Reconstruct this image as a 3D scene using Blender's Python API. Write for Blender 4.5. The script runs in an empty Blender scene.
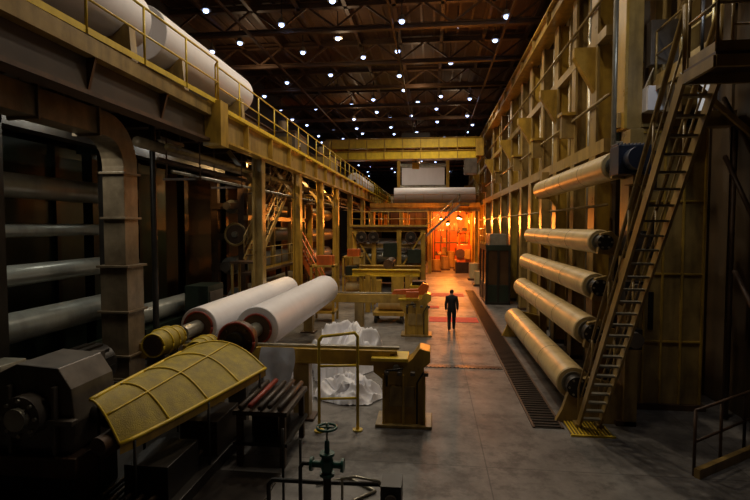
import bpy, math, random
from mathutils import Vector, Matrix, noise
random.seed(7)
scene = bpy.context.scene
COL = scene.collection
scene.view_settings.view_transform='Standard'

# ------------------------------------------------------------------ materials
def mk(name, c1, c2=None, scale=1.5, rough=0.5, metal=0.0, bump=0.0, streak=0.35, grime=(0.03,0.02,0.012), emis=None, estr=0, bscale=None, r2=None):
    m = bpy.data.materials.new(name); m.use_nodes = True
    nt = m.node_tree; N = nt.nodes; L = nt.links
    b = N['Principled BSDF']
    c2 = c2 or tuple(x*0.6 for x in c1)
    tc = N.new('ShaderNodeTexCoord')
    n1 = N.new('ShaderNodeTexNoise'); n1.inputs['Scale'].default_value = scale; n1.inputs['Detail'].default_value = 8; n1.inputs['Roughness'].default_value = 0.65
    L.new(tc.outputs['Object'], n1.inputs['Vector'])
    r = N.new('ShaderNodeValToRGB'); r.color_ramp.elements[0].position = 0.35; r.color_ramp.elements[1].position = 0.65
    r.color_ramp.elements[0].color = (*c2,1); r.color_ramp.elements[1].color = (*c1,1)
    L.new(n1.outputs['Fac'], r.inputs['Fac'])
    mp = N.new('ShaderNodeMapping'); mp.inputs['Scale'].default_value = (3,3,0.6)
    L.new(tc.outputs['Object'], mp.inputs['Vector'])
    n2 = N.new('ShaderNodeTexNoise'); n2.inputs['Scale'].default_value = 1.3; n2.inputs['Detail'].default_value = 6
    L.new(mp.outputs['Vector'], n2.inputs['Vector'])
    r2n = N.new('ShaderNodeValToRGB'); r2n.color_ramp.elements[0].position = 0.46; r2n.color_ramp.elements[1].position = 0.74
    r2n.color_ramp.elements[0].color = (0,0,0,1); r2n.color_ramp.elements[1].color = (streak,)*3+(1,)
    L.new(n2.outputs['Fac'], r2n.inputs['Fac'])
    mx = N.new('ShaderNodeMixRGB'); mx.inputs['Color2'].default_value = (*grime,1)
    L.new(r2n.outputs['Color'], mx.inputs['Fac']); L.new(r.outputs['Color'], mx.inputs['Color1'])
    L.new(mx.outputs['Color'], b.inputs['Base Color'])
    b.inputs['Metallic'].default_value = metal
    mr = N.new('ShaderNodeMapRange'); mr.inputs['To Min'].default_value = max(0.05, rough-0.1); mr.inputs['To Max'].default_value = min(1, rough+0.12)
    L.new(n1.outputs['Fac'], mr.inputs['Value']); L.new(mr.outputs['Result'], b.inputs['Roughness'])
    if bump:
        n3 = N.new('ShaderNodeTexNoise'); n3.inputs['Scale'].default_value = bscale or scale*6; n3.inputs['Detail'].default_value = 5
        L.new(tc.outputs['Object'], n3.inputs['Vector'])
        bp = N.new('ShaderNodeBump'); bp.inputs['Strength'].default_value = bump; bp.inputs['Distance'].default_value = 0.05
        L.new(n3.outputs['Fac'], bp.inputs['Height']); L.new(bp.outputs['Normal'], b.inputs['Normal'])
    if emis:
        b.inputs['Emission Color'].default_value = (*emis,1); b.inputs['Emission Strength'].default_value = estr
    return m

YEL   = mk('yellow_paint', (0.52,0.32,0.045),(0.36,0.215,0.035), 2.2, 0.3, streak=0.5)
TAN   = mk('tan_paint', (0.38,0.255,0.08),(0.25,0.16,0.05), 2.0, 0.3, streak=0.6)
BRY   = mk('bright_yellow_paint', (0.80,0.56,0.03),(0.62,0.42,0.03), 3, 0.35, streak=0.2)
OLV   = mk('olive_mesh_guard', (0.46,0.33,0.02),(0.27,0.19,0.015), 5, 0.5, bump=0.4, bscale=60)
CREAM = mk('cream_roll_cover', (0.64,0.48,0.23),(0.52,0.38,0.17), 0.8, 0.33, streak=0.3)
WHITE = mk('white_paper', (0.80,0.77,0.79),(0.74,0.71,0.73), 0.7, 0.5, streak=0.05)
WRAP  = mk('paper_broke', (0.78,0.78,0.83),(0.68,0.68,0.73), 3, 0.45, bump=0.3, bscale=5, streak=0.0)
DARK  = mk('dark_steel', (0.030,0.025,0.021),(0.014,0.012,0.010), 2, 0.4, 0.4)
BRN   = mk('rusty_steel', (0.11,0.058,0.028),(0.05,0.026,0.014), 2.5, 0.5, 0.2)
BRN2  = mk('dark_brown_paint_and_shade', (0.06,0.036,0.018),(0.035,0.02,0.011), 1.5, 0.45)  # also stands for shade on the near fascia, column gaps and partition
GRY   = mk('grey_machine_paint', (0.15,0.125,0.10),(0.085,0.07,0.058), 2, 0.35, 0.2)
DUCT  = mk('galvanised_duct', (0.29,0.21,0.125),(0.15,0.105,0.06), 1.6, 0.4, 0.2, bump=0.12)
GRN   = mk('green_paint_and_shade', (0.020,0.032,0.020),(0.011,0.018,0.011), 2, 0.4, 0.2)  # machine green; also stands for shade in the right-hand column gaps
GRN2  = mk('green_valve_paint', (0.015,0.11,0.08),(0.01,0.07,0.05), 5, 0.35)
STEEL = mk('polished_roll_steel', (0.36,0.36,0.31),(0.26,0.26,0.225), 0.8, 0.3, 0.3, streak=0.3)
RED   = mk('red_paint', (0.35,0.04,0.015),(0.22,0.025,0.01), 3, 0.45)
ORG   = mk('orange_paint_and_glow', (0.62,0.13,0.015),(0.45,0.09,0.01), 3, 0.4)  # also stands for orange glow on the partition and one staircase
BLU   = mk('dark_blue_motor_paint', (0.02,0.03,0.06),(0.012,0.018,0.035), 3, 0.4)
CEIL  = mk('ceiling_deck', (0.11,0.055,0.024),(0.07,0.035,0.016), 0.5, 0.7)
TRUSS = mk('truss_steel', (0.12,0.062,0.026),(0.07,0.036,0.016), 1, 0.5)
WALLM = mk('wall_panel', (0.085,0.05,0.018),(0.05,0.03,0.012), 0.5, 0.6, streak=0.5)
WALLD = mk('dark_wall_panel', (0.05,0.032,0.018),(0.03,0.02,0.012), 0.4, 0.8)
GRATE = mk('floor_grate_steel', (0.03,0.022,0.016),(0.015,0.01,0.008), 4, 0.4, 0.5)
RUBBER= mk('black_rubber', (0.015,0.015,0.016),(0.01,0.01,0.01), 3, 0.5)
SILV  = mk('bare_steel', (0.42,0.39,0.31),(0.28,0.26,0.2), 3, 0.3, 0.6)
GLASSD= mk('cab_glass', (0.07,0.04,0.02),(0.04,0.02,0.012), 1, 0.12)
LAMP  = mk('lamp_glow', (1,1,1),(1,1,1),1,0.5, streak=0, emis=(0.42,0.55,1.0), estr=6)
LAMPW = mk('warm_lamp_glow', (1,1,1),(1,1,1),1,0.5, streak=0, emis=(1.0,0.5,0.12), estr=14)
WIN   = mk('window_daylight', (0.6,0.6,0.6),(0.5,0.5,0.5),1,0.5, streak=0.3, emis=(0.75,0.8,0.85), estr=0.3)
REDF  = mk('red_floor_paint', (0.80,0.06,0.04),(0.55,0.04,0.03), 3, 0.7, streak=0.2)
SKIN  = mk('skin', (0.45,0.26,0.17),(0.4,0.22,0.14), 8, 0.5, streak=0)
SHIRT = mk('dark_shirt', (0.012,0.012,0.016),(0.008,0.008,0.011), 8, 0.8, streak=0)
TROUS = mk('dark_trousers', (0.010,0.010,0.013),(0.007,0.007,0.009), 8, 0.8, streak=0)
HAIR  = mk('dark_hair', (0.02,0.012,0.008),(0.012,0.008,0.005), 30, 0.6, streak=0)

def floor_mat():
    m = bpy.data.materials.new('concrete_floor'); m.use_nodes=True
    nt=m.node_tree;N=nt.nodes;L=nt.links;b=N['Principled BSDF']
    tc=N.new('ShaderNodeTexCoord')
    n=N.new('ShaderNodeTexNoise');n.inputs['Scale'].default_value=0.45;n.inputs['Detail'].default_value=10;n.inputs['Roughness'].default_value=0.75
    L.new(tc.outputs['Object'],n.inputs['Vector'])
    r=N.new('ShaderNodeValToRGB');e=r.color_ramp.elements
    e[0].position=0.38;e[0].color=(0.075,0.067,0.062,1);e[1].position=0.64;e[1].color=(0.24,0.22,0.20,1)
    L.new(n.outputs['Fac'],r.inputs['Fac'])
    v=N.new('ShaderNodeTexNoise');v.inputs['Scale'].default_value=1.7;v.inputs['Detail'].default_value=8;v.inputs['Roughness'].default_value=0.7
    L.new(tc.outputs['Object'],v.inputs['Vector'])
    r2=N.new('ShaderNodeValToRGB');r2.color_ramp.elements[0].position=0.50;r2.color_ramp.elements[1].position=0.62
    r2.color_ramp.elements[0].color=(0,0,0,1);r2.color_ramp.elements[1].color=(.7,.7,.7,1)
    L.new(v.outputs['Fac'],r2.inputs['Fac'])
    mx=N.new('ShaderNodeMixRGB');mx.inputs['Color2'].default_value=(0.04,0.034,0.03,1)
    L.new(r2.outputs['Color'],mx.inputs['Fac']);L.new(r.outputs['Color'],mx.inputs['Color1'])
    br=N.new('ShaderNodeTexBrick');br.offset=0;br.inputs['Scale'].default_value=1.0
    br.inputs['Brick Width'].default_value=4.5;br.inputs['Row Height'].default_value=4.5;br.inputs['Mortar Size'].default_value=0.012
    br.inputs['Color1'].default_value=(1,1,1,1);br.inputs['Color2'].default_value=(0.85,0.85,0.85,1);br.inputs['Mortar'].default_value=(0.4,0.4,0.4,1)
    L.new(tc.outputs['Object'],br.inputs['Vector'])
    mu=N.new('ShaderNodeMixRGB');mu.blend_type='MULTIPLY';mu.inputs['Fac'].default_value=1
    L.new(mx.outputs['Color'],mu.inputs['Color1']);L.new(br.outputs['Color'],mu.inputs['Color2'])
    L.new(mu.outputs['Color'],b.inputs['Base Color'])
    mr=N.new('ShaderNodeMapRange');mr.inputs['To Min'].default_value=0.3;mr.inputs['To Max'].default_value=0.75
    L.new(v.outputs['Fac'],mr.inputs['Value']);L.new(mr.outputs['Result'],b.inputs['Roughness'])
    bp=N.new('ShaderNodeBump');bp.inputs['Strength'].default_value=0.15;bp.inputs['Distance'].default_value=0.03
    L.new(v.outputs['Fac'],bp.inputs['Height']);L.new(bp.outputs['Normal'],b.inputs['Normal'])
    return m
FLOOR=floor_mat()

# ------------------------------------------------------------------ mesh builder
def frame(d, up=(0,0,1)):
    d=Vector(d).normalized(); up=Vector(up)
    if abs(d.dot(up))>0.98: up=Vector((0,1,0)) if abs(d.y)<0.9 else Vector((1,0,0))
    s=d.cross(up).normalized(); u=s.cross(d).normalized()
    return d,s,u
class O:
    def __init__(self,name): self.name=name;self.V=[];self.F=[];self.M=[];self.S=[];self.mats=[]
    def mi(self,m):
        if m not in self.mats:self.mats.append(m)
        return self.mats.index(m)
    def add(self,vs,fs,m,sm=False):
        o=len(self.V);self.V+=[tuple(v) for v in vs];k=self.mi(m)
        for f in fs:self.F.append([o+i for i in f]);self.M.append(k);self.S.append(sm)
    def bx(self,x0,x1,y0,y1,z0,z1,m):
        self.add([(x0,y0,z0),(x1,y0,z0),(x1,y1,z0),(x0,y1,z0),(x0,y0,z1),(x1,y0,z1),(x1,y1,z1),(x0,y1,z1)],
                 [(3,2,1,0),(4,5,6,7),(0,1,5,4),(1,2,6,5),(2,3,7,6),(3,0,4,7)],m);return self
    def beam(self,p0,p1,w,h,m,up=(0,0,1)):
        p0=Vector(p0);p1=Vector(p1);d,s,u=frame(p1-p0,up)
        vs=[]
        for p in(p0,p1):
            for a,b in((-1,-1),(1,-1),(1,1),(-1,1)):vs.append(p+s*a*w/2+u*b*h/2)
        self.add(vs,[(3,2,1,0),(4,5,6,7),(0,1,5,4),(1,2,6,5),(2,3,7,6),(3,0,4,7)],m)
    def ib(self,p0,p1,w,h,m,up=(0,0,1),t=0.05):
        p0=Vector(p0);p1=Vector(p1);d,s,u=frame(p1-p0,up)
        self.beam(p0+u*(h/2-t/2),p1+u*(h/2-t/2),w,t,m,up);self.beam(p0-u*(h/2-t/2),p1-u*(h/2-t/2),w,t,m,up)
        self.beam(p0,p1,t*0.8,h-2*t,m,up)
    def cyl(self,p0,p1,r,m,r2=None,n=20,cap=None):
        p0=Vector(p0);p1=Vector(p1);r2=r if r2 is None else r2;d,s,u=frame(p1-p0);vs=[]
        for p,rr in((p0,r),(p1,r2)):
            for i in range(n):
                a=2*math.pi*i/n;vs.append(p+(s*math.cos(a)+u*math.sin(a))*rr)
        self.add(vs,[(i,(i+1)%n,n+(i+1)%n,n+i) for i in range(n)],m,True)
        self.add(vs[:n],[tuple(reversed(range(n)))],cap or m);self.add(vs[n:],[tuple(range(n))],cap or m)
    def lathe(self,p0,d,prof,m,n=28):
        p0=Vector(p0);d,s,u=frame(d)
        for (t0,r0),(t1,r1) in zip(prof,prof[1:]):
            vs=[]
            for t,r in((t0,r0),(t1,r1)):
                for i in range(n):
                    a=2*math.pi*i/n;vs.append(p0+d*t+(s*math.cos(a)+u*math.sin(a))*r)
            self.add(vs,[(i,(i+1)%n,n+(i+1)%n,n+i) for i in range(n)],m,abs(t1-t0)>1e-4)
    def tube(self,pts,r,m,n=8,closed=False,ph=0,sm=True):
        pts=[Vector(p) for p in pts]
        if closed:pts.append(pts[0]);
        rings=[];d0=(pts[1]-pts[0]).normalized();_,s,u=frame(d0)
        for i,p in enumerate(pts):
            if i==0:d=d0
            elif i==len(pts)-1:d=(pts[i]-pts[i-1]).normalized()
            else:
                a=(pts[i]-pts[i-1]).normalized();b=(pts[i+1]-pts[i]).normalized();d=(a+b).normalized() if (a+b).length>1e-5 else a
            s=(s-d*s.dot(d)).normalized();u=s.cross(d).normalized()
            k=1.0
            if 0<i<len(pts)-1:k=1/max(0.5,a.dot(d))
            rings.append([p+(s*math.cos(ph+2*math.pi*j/n)+u*math.sin(ph+2*math.pi*j/n))*r*k for j in range(n)])
        vs=[v for q in rings for v in q];fs=[]
        for i in range(len(rings)-1):
            for j in range(n):fs.append((i*n+j,i*n+(j+1)%n,(i+1)*n+(j+1)%n,(i+1)*n+j))
        fs.append(tuple(reversed(range(n))));fs.append(tuple(range((len(rings)-1)*n,len(rings)*n)))
        self.add(vs,fs,m,sm)
    def torus(self,c,ax,R,r,m,n=24):
        c=Vector(c);d,s,u=frame(ax)
        pts=[c+(s*math.cos(2*math.pi*i/n)+u*math.sin(2*math.pi*i/n))*R for i in range(n)]
        self.tube(pts,r,m,8,True)
    def sph(self,c,r,m,sc=(1,1,1),n=14,k=9):
        c=Vector(c);vs=[c+Vector((0,0,r*sc[2]))];
        for i in range(1,k):
            t=math.pi*i/k
            for j in range(n):
                a=2*math.pi*j/n;vs.append(c+Vector((r*sc[0]*math.sin(t)*math.cos(a),r*sc[1]*math.sin(t)*math.sin(a),r*sc[2]*math.cos(t))))
        vs.append(c-Vector((0,0,r*sc[2])));fs=[(0,1+j,1+(j+1)%n) for j in range(n)]
        for i in range(k-2):
            for j in range(n):fs.append((1+i*n+j,1+(i+1)*n+j,1+(i+1)*n+(j+1)%n,1+i*n+(j+1)%n))
        b=len(vs)-1;fs+=[(b,1+(k-2)*n+(j+1)%n,1+(k-2)*n+j) for j in range(n)]
        self.add(vs,fs,m,True)
    def prism(self,poly,ax,a0,a1,m):
        def P(q,a):
            if ax=='x':return(a,q[0],q[1])
            if ax=='y':return(q[0],a,q[1])
            return(q[0],q[1],a)
        n=len(poly);vs=[P(q,a0) for q in poly]+[P(q,a1) for q in poly]
        self.add(vs,[(i,(i+1)%n,n+(i+1)%n,n+i) for i in range(n)]+[tuple(reversed(range(n))),tuple(range(n,2*n))],m)
    def rail(self,pts,h=1.1,m=None,sp=1.6,r=0.025,kick=True):
        m=m or YEL;pts=[Vector(p) for p in pts];up=Vector((0,0,1))
        self.tube([p+up*h for p in pts],r,m);self.tube([p+up*h*0.52 for p in pts],r*0.85,m)
        for a,b in zip(pts,pts[1:]):
            L=(b-a).length;n=max(1,round(L/sp))
            for i in range(n+1):
                p=a+(b-a)*i/n;self.tube([p,p+up*h],r,m)
            if kick:self.beam(a+up*0.06,b+up*0.06,0.015,0.12,m)
    def stair(self,b,t,w,m,mt=None,side=(-1,1),hand=True,tread=0.22,hr=0.95,sh=0.2,n=None,off=0):
        b=Vector(b);t=Vector(t);run=Vector((t.x-b.x,t.y-b.y,0));rise=t.z-b.z
        d=run.normalized();s=Vector((d.y,-d.x,0))
        n=n or int(rise/0.2)
        for k in(-1,1):self.beam(b+s*k*w/2,t+s*k*w/2,0.045,sh,m)
        for i in range(1,n):
            p=b+(t-b)*i/n;self.beam(p-s*(w/2-0.02),p+s*(w/2-0.02),tread,0.035,mt or m,)
        if hand:
            for k in side:
                o=s*k*(w/2+off)
                q=[b+o+Vector((0,0,0.25)),b+o+Vector((0,0,hr)),t+o+Vector((0,0,hr)),t+o]
                self.tube(q,0.022,m)
                q=[b+o+Vector((0,0,hr*.5)),t+o+Vector((0,0,hr*.5))];self.tube(q,0.016,m)
                for i in range(1,5):
                    p=b+(t-b)*i/5+o;self.tube([p-s*k*off,p,p+Vector((0,0,hr))] if off else [p,p+Vector((0,0,hr))],0.02,m)
    def mesh(self,me,fn):
        o=len(self.V);self.V+=[tuple(v.co) for v in me.vertices]
        for p in me.polygons:
            self.F.append([o+i for i in p.vertices]);self.M.append(self.mi(fn(p.center,p.normal)));self.S.append(True)
    def done(self,bevel=0,parent=None):
        xs=[v[0] for v in self.V];ys=[v[1] for v in self.V];zs=[v[2] for v in self.V]
        c=Vector(((min(xs)+max(xs))/2,(min(ys)+max(ys))/2,min(zs)))
        me=bpy.data.meshes.new(self.name);me.from_pydata([Vector(v)-c for v in self.V],[],self.F)
        for m in self.mats:me.materials.append(m)
        me.polygons.foreach_set('material_index',self.M);me.polygons.foreach_set('use_smooth',self.S);me.update()
        ob=bpy.data.objects.new(self.name,me);ob.location=c;COL.objects.link(ob)
        if bevel:
            b=ob.modifiers.new('bevel','BEVEL');b.width=bevel;b.segments=2;b.limit_method='ANGLE';b.angle_limit=math.radians(50)
        return ob

XL,XR,Y0,Y1,ZC=-14.0,7.0,-4.0,112.0,16.0
# ------------------------------------------------------------------ shell
f=O('floor');f.bx(XL,XR,Y0,Y1,-0.3,0,FLOOR);f.done()
c=O('ceiling');c.bx(XL,XR,Y0,Y1,ZC,ZC+0.2,CEIL)
x=XL
while x<XR:
    c.bx(x,x+0.12,Y0,Y1,ZC-0.05,ZC,TRUSS);x+=0.7
c.done()
w=O('wall_right');w.bx(XR,XR+0.3,Y0,Y1,0,ZC,WALLM)
y=-3.5
while y<100:
    w.bx(XR-0.06,XR,y,y+0.08,0,ZC,WALLM);y+=0.9
w.done()
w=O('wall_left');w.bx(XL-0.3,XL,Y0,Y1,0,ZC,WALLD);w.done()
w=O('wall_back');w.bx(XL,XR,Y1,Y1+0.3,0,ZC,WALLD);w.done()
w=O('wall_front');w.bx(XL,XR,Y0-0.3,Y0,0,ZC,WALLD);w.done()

t=O('roof_trusses')
y=4
while y<110:
    t.ib((XL,y,14.5),(XR,y,14.5),0.3,0.25,TRUSS);t.ib((XL,y,15.75),(XR,y,15.75),0.3,0.3,TRUSS)
    n=14
    if y<75:
        for i in range(n):
            xa=XL+(XR-XL)*i/n;xb=XL+(XR-XL)*(i+1)/n
            za,zb=(14.6,15.7) if i%2==0 else(15.7,14.6)
            t.beam((xa,y,za),(xb,y,zb),0.1,0.1,TRUSS)
    y+=5.5
for x in(-12,-9.5,-7,-4.5,-2,0.5,3,5.5):
    t.ib((x,Y0,15.75),(x,Y1,15.75),0.2,0.3,TRUSS)
for x in(-9.5,-2,3.6):
    t.beam((x,Y0,14.3),(x,Y1,14.3),0.1,0.14,TRUSS)
t.done()

lamp=O('ceiling_lamps')
rows=[3.6,0.9,-1.7,-4.6,-7.4,-10.2,-12.8]
for ri,x in enumerate(rows):
    y=12+ (ri%2)*2.2
    while y<108:
        jx=random.uniform(-.6,.6);z=14.9+random.uniform(-.5,.1)
        if random.random()<0.8:
            lamp.tube([(x+jx,y,z+0.25),(x+jx,y,ZC)],0.025,DARK)
            lamp.cyl((x+jx,y,z+0.32),(x+jx,y,z+0.02),0.1,SILV,0.25,n=12)
            lamp.sph((x+jx,y,z-0.01),0.14,LAMP,(1,1,0.7),8,6)
        y+=4.4 if y<60 else 6
lampo=lamp.done()
def light(name,kind,loc,e,col,r=0.15,parent=None,rot=None,spot=None,size=None):
    d=bpy.data.lights.new(name,kind);d.energy=e;d.color=col
    if kind=='SPOT':d.spot_size=spot or math.radians(150);d.spot_blend=0.6;d.shadow_soft_size=r
    elif kind=='POINT':d.shadow_soft_size=r
    elif kind=='AREA':
        d.shape='RECTANGLE';d.size,d.size_y=size
    o=bpy.data.objects.new(name,d);COL.objects.link(o);o.location=loc
    if rot:o.rotation_euler=rot
    if parent:
        o.parent=parent;o.matrix_parent_inverse=Matrix.Translation(parent.location).inverted()
    return o
WARM=(1.0,0.85,0.64)
K=0.53
for (x,y,e) in[(-1.0,14,1700),(2.6,8,650),(-3.0,9.5,750),(-4.8,17,1000),(-1,25,2100),(1.5,21,1400),(-4.8,28,1200),(-1,36,1900),(1.5,37,1300),(-8,24,350),(-1,50,2200),(-4.8,44,1300),(-1,70,1500)]:  # nearest pair has no ceiling lamp above; added to brighten foreground and end panel
    light('high_bay_and_fill_light','SPOT',(x,y,14.2),e*K,WARM,0.2,lampo)
for (x,y) in((-1,14),(-8,18),(2,22),(-5,28),(-11,30),(-1,36),(2,46),(-7,46),(-2,60),(-2,80)):  # added fill lights at truss level to lift the dark ceiling
    light('ceiling_fill_light','POINT',(x,y,14.2),60,(1,0.68,0.4),0.3,lampo)

# ------------------------------------------------------------------ floor details
g=O('floor_drain_grating')
g.bx(2.22,2.80,10.9,34,0.0,0.012,GRATE)
yy=10.95
while yy<34:
    g.bx(2.24,2.78,yy,yy+0.05,0.012,0.03,DARK);yy+=0.16
g.bx(2.18,2.23,10.9,34,0,0.032,BRN);g.bx(2.79,2.84,10.9,34,0,0.032,BRN)
g.done()
g=O('cross_drain_cover');g.bx(-0.9,2.15,15.3,15.6,0,0.012,GRATE)
xx=-0.88
while xx<2.1:
    g.bx(xx,xx+0.05,15.32,15.58,0.012,0.026,DARK);xx+=0.12
g.done()
g=O('floor_marking_red');g.bx(-0.1,2.12,22.7,23.9,0.0,0.014,REDF);g.bx(-0.6,0.4,26.5,27.2,0,0.014,REDF);g.bx(-0.5,2.0,31.0,32.4,0,0.014,REDF);g.done()
g=O('yellow_floor_grate')
g.bx(2.9,3.75,10.55,11.35,0,0.012,BRN)
for i in range(12):g.bx(2.92+i*0.07,2.95+i*0.07,10.57,11.33,0.012,0.035,BRY)
g.bx(2.88,3.77,10.53,10.57,0,0.04,BRY);g.bx(2.88,3.77,11.33,11.37,0,0.04,BRY);g.done()

# ------------------------------------------------------------------ right-hand machine structure
R=O('machine_column_frame')
ys=[14.8,16.9,19.2,21.6,24.0,26.5,30,34,38.5,43.5,49.5,56,63]
for i,y in enumerate(ys):
    wd=0.42 if i%2==0 else 0.28
    R.bx(4.6,4.98,y,y+wd,0,11.6,TAN if i%2 else YEL);R.bx(4.5,5.1,y-0.12,y+wd+0.12,0,0.12,BRN)
    R.bx(4.53,4.6,y-0.08,y+wd+0.08,0,11.6,TAN)
    R.bx(6.2,6.6,y+0.3,y+0.7,0,15.9,TAN)
    for z in(6.3,11.3):R.bx(4.9,6.3,y+0.05,y+0.3,z,z+0.3,YEL)
    if i%2==0:
        R.prism([(4.6,8.0),(3.95,9.1),(3.95,9.35),(4.6,9.35)],'y',y+0.05,y+0.32,YEL)
    else:
        R.bx(4.15,4.6,y+0.02,y+0.26,7.2,7.9,TAN);R.bx(4.1,4.55,y-0.1,y+0.4,7.9,8.0,YEL)
for z,h in((6.5,0.36),(9.5,0.26)):
    R.bx(4.52,4.8,14.0,63,z-h/2,z+h/2,TAN)
for i in range(len(ys)-1):  # dark brown and green panels put the shade between columns into colour
    a,b=ys[i]+0.5,ys[i+1]-0.1
    if i%3==0:
        R.bx(5.3,6.1,a,b,0.1,6.2,BRN2);R.bx(5.22,5.3,a+0.3,b-0.3,3.4,5.6,TAN);R.bx(5.4,6.0,a,b,7.4,9.0,TAN)
    elif i%3==1:
        R.bx(5.4,6.1,a,b,3.2,8.2,GRN);R.bx(5.3,5.4,a+0.3,a+0.5,3.2,11.2,YEL);R.bx(5.3,5.4,b-0.5,b-0.3,3.2,11.2,YEL);R.bx(5.1,6.0,a,b,0.1,3.2,DARK)
    else:
        R.bx(5.2,6.1,a,b,0.1,4.6,GRN);R.cyl((5.5,a+0.1,7.9),(5.5,b-0.1,7.9),0.5,CREAM);R.bx(5.1,6.1,a,b,6.7,7.2,TAN);R.cyl((5.4,a+0.1,10.4),(5.4,b-0.1,10.4),0.35,STEEL)
    yy=(a+b)/2
    R.tube([(4.75,yy,0.1),(4.75,yy,11.4)],0.055,TAN if i%2 else SILV);R.tube([(4.8,yy+0.35,3.0),(4.8,yy+0.35,11.4)],0.035,YEL)
    R.bx(4.7,4.95,yy-0.7,yy-0.35,4.4,5.1,GRY)
for z in(4.9,7.7,10.4):R.tube([(4.47,13.5,z),(4.47,55,z)],0.04,TAN)
R.done()
G=O('crane_runway_girder')
G.bx(4.35,4.65,13,70,11.75,12.3,TAN);G.bx(4.2,4.8,13,70,12.3,12.36,YEL);G.bx(4.2,4.8,13,70,11.69,11.75,YEL);G.beam((4.5,13,12.42),(4.5,70,12.42),0.08,0.12,BRN)
y=14
while y<70:
    G.bx(4.22,4.35,y,y+0.05,11.75,12.3,TAN);y+=2.8
G.done()
G=O('upper_wall_bracing')
for y in(14.5,20,26,32,40,50,60):
    G.bx(6.6,6.9,y,y+0.4,12.5,15.9,TAN);G.beam((6.7,y+0.2,12.6),(4.6,y+0.2,12.55),0.2,0.12,TAN)
G.done()

P=O('machine_end_panel')
P.bx(4.5,6.3,12.4,12.7,0.12,6.6,TAN);P.bx(4.5,6.4,12.3,12.8,0,0.14,BRN)
for x in(4.5,4.95,5.35,5.78,6.24):P.bx(x,x+0.05,12.34,12.4,0.14,6.6,YEL)
for z in(1.6,3.2,4.9,6.5):P.bx(4.5,6.3,12.36,12.4,z,z+0.05,YEL)
for z in(1.9,3.6,5.2):
    P.bx(5.08,5.2,12.37,12.4,z,z+0.9,DARK)
P.bx(4.45,4.8,12.3,12.7,6.6,13.4,TAN);P.bx(4.38,4.45,12.22,12.78,6.6,13.4,YEL);P.bx(5.7,6.05,12.4,12.75,6.6,13.4,TAN)
P.bx(4.3,6.9,12.4,12.8,6.65,7.0,TAN)
P.tube([(4.15,12.2,6.2),(4.15,12.2,13.4)],0.06,SILV);P.tube([(5.2,12.2,6.7),(5.2,12.2,13.4)],0.05,TAN)
P.tube([(4.15,12.2,6.25),(4.5,12.3,6.25)],0.06,SILV)
P.bx(4.9,5.5,12.15,12.4,8.0,9.0,GRY);P.bx(4.8,5.2,12.0,12.4,6.95,7.5,WHITE)
P.bx(4.8,6.9,12.45,12.6,9.6,9.9,TAN);P.beam((4.8,12.5,7.1),(5.8,12.5,9.6),0.12,0.12,TAN)
P.done(0.01)

RACK=O('roll_support_rack')
def roll(name,X,z,ya,yb,r,m):
    q=O(name)
    q.lathe((X,ya,z),(0,1,0),[(0,r*0.2),(0,r*0.94),(0.03,r),(yb-ya-0.03,r),(yb-ya,r*0.94),(yb-ya,0.02)],m,36)
    q.cyl((X,ya-0.12,z),(X,ya+0.02,z),r*0.34,SILV);q.cyl((X,yb-0.02,z),(X,yb+0.12,z),r*0.34,SILV)
    q.cyl((X,ya-0.05,z),(X,ya+0.001,z),r*0.72,SILV,n=24)
    for k in range(3):
        yk=ya+(yb-ya)*(0.25+0.25*k);q.torus((X,yk,z),(0,1,0),r,0.005,BRN,30)
    return q.done()
defs=[(3.2,0.80,11.6,19.8,0.37),(3.48,2.02,11.5,19.8,0.33),(3.6,3.02,11.5,19.6,0.29),(3.72,4.0,11.6,19.4,0.27),(3.9,5.64,11.3,18.6,0.30)]
for i,(X,z,a,b,r) in enumerate(defs):
    roll('spare_machine_roll',X,z,a,b,r,CREAM)
for (X,z,a,b,r) in defs:
    for y,sg in((a-0.22,-1),(b+0.22,1)):
        RACK.prism([(X-r*0.55,z-r*0.95),(X+0.35,z-r*1.1),(4.45,z-0.6),(4.45,z-0.1),(X+r*0.9,z+r*0.5),(X+r*0.5,z+r*0.9),(X-r*0.3,z+r*0.7)] if z>1 else
                   [(X-0.45,0),(4.45,0),(4.45,z),(X+r*0.7,z+r*0.6),(X-r*0.3,z+r*0.3),(X-0.3,0.3)],'y',y-0.07,y+0.07,YEL if sg>0 else TAN)
        RACK.cyl((X,y-0.12,z),(X,y+0.12,z),r*0.62,DARK if sg<0 else BRN,n=18)
        for k in range(6):
            aa=k*math.pi/3;RACK.cyl((X+math.cos(aa)*r*.48,y-0.145,z+math.sin(aa)*r*.48),(X+math.cos(aa)*r*.48,y-0.12,z+math.sin(aa)*r*.48),0.025,SILV,n=6)
for y in(11.4,19.95):
    RACK.bx(4.15,4.42,y-0.2,y+0.2,0,6.4,TAN)
RACK.bx(4.0,4.42,11.2,20.2,0,0.12,BRN)
for (X,z,y) in((4.02,3.02,11.0),(4.12,4.05,11.1),(3.98,2.05,10.95)):
    RACK.bx(X-0.1,X+0.28,y-0.35,y+0.1,z-0.22,z+0.2,DARK)
    RACK.cyl((X+0.1,y-0.5,z),(X+0.1,y-0.35,z),0.16,GRY)
RACK.done(0.008)
mo=O('roll_drive_motor')
mo.bx(3.66,4.3,10.45,10.95,5.38,5.95,BLU);mo.cyl((3.95,10.15,5.66),(3.95,10.45,5.66),0.22,BLU)
for k in range(9):mo.bx(3.66+k*0.07,3.68+k*0.07,10.5,10.9,5.95,6.0,BLU)
mo.bx(4.0,4.42,10.6,11.2,5.2,5.38,TAN)
mo.done(0.012)

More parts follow.
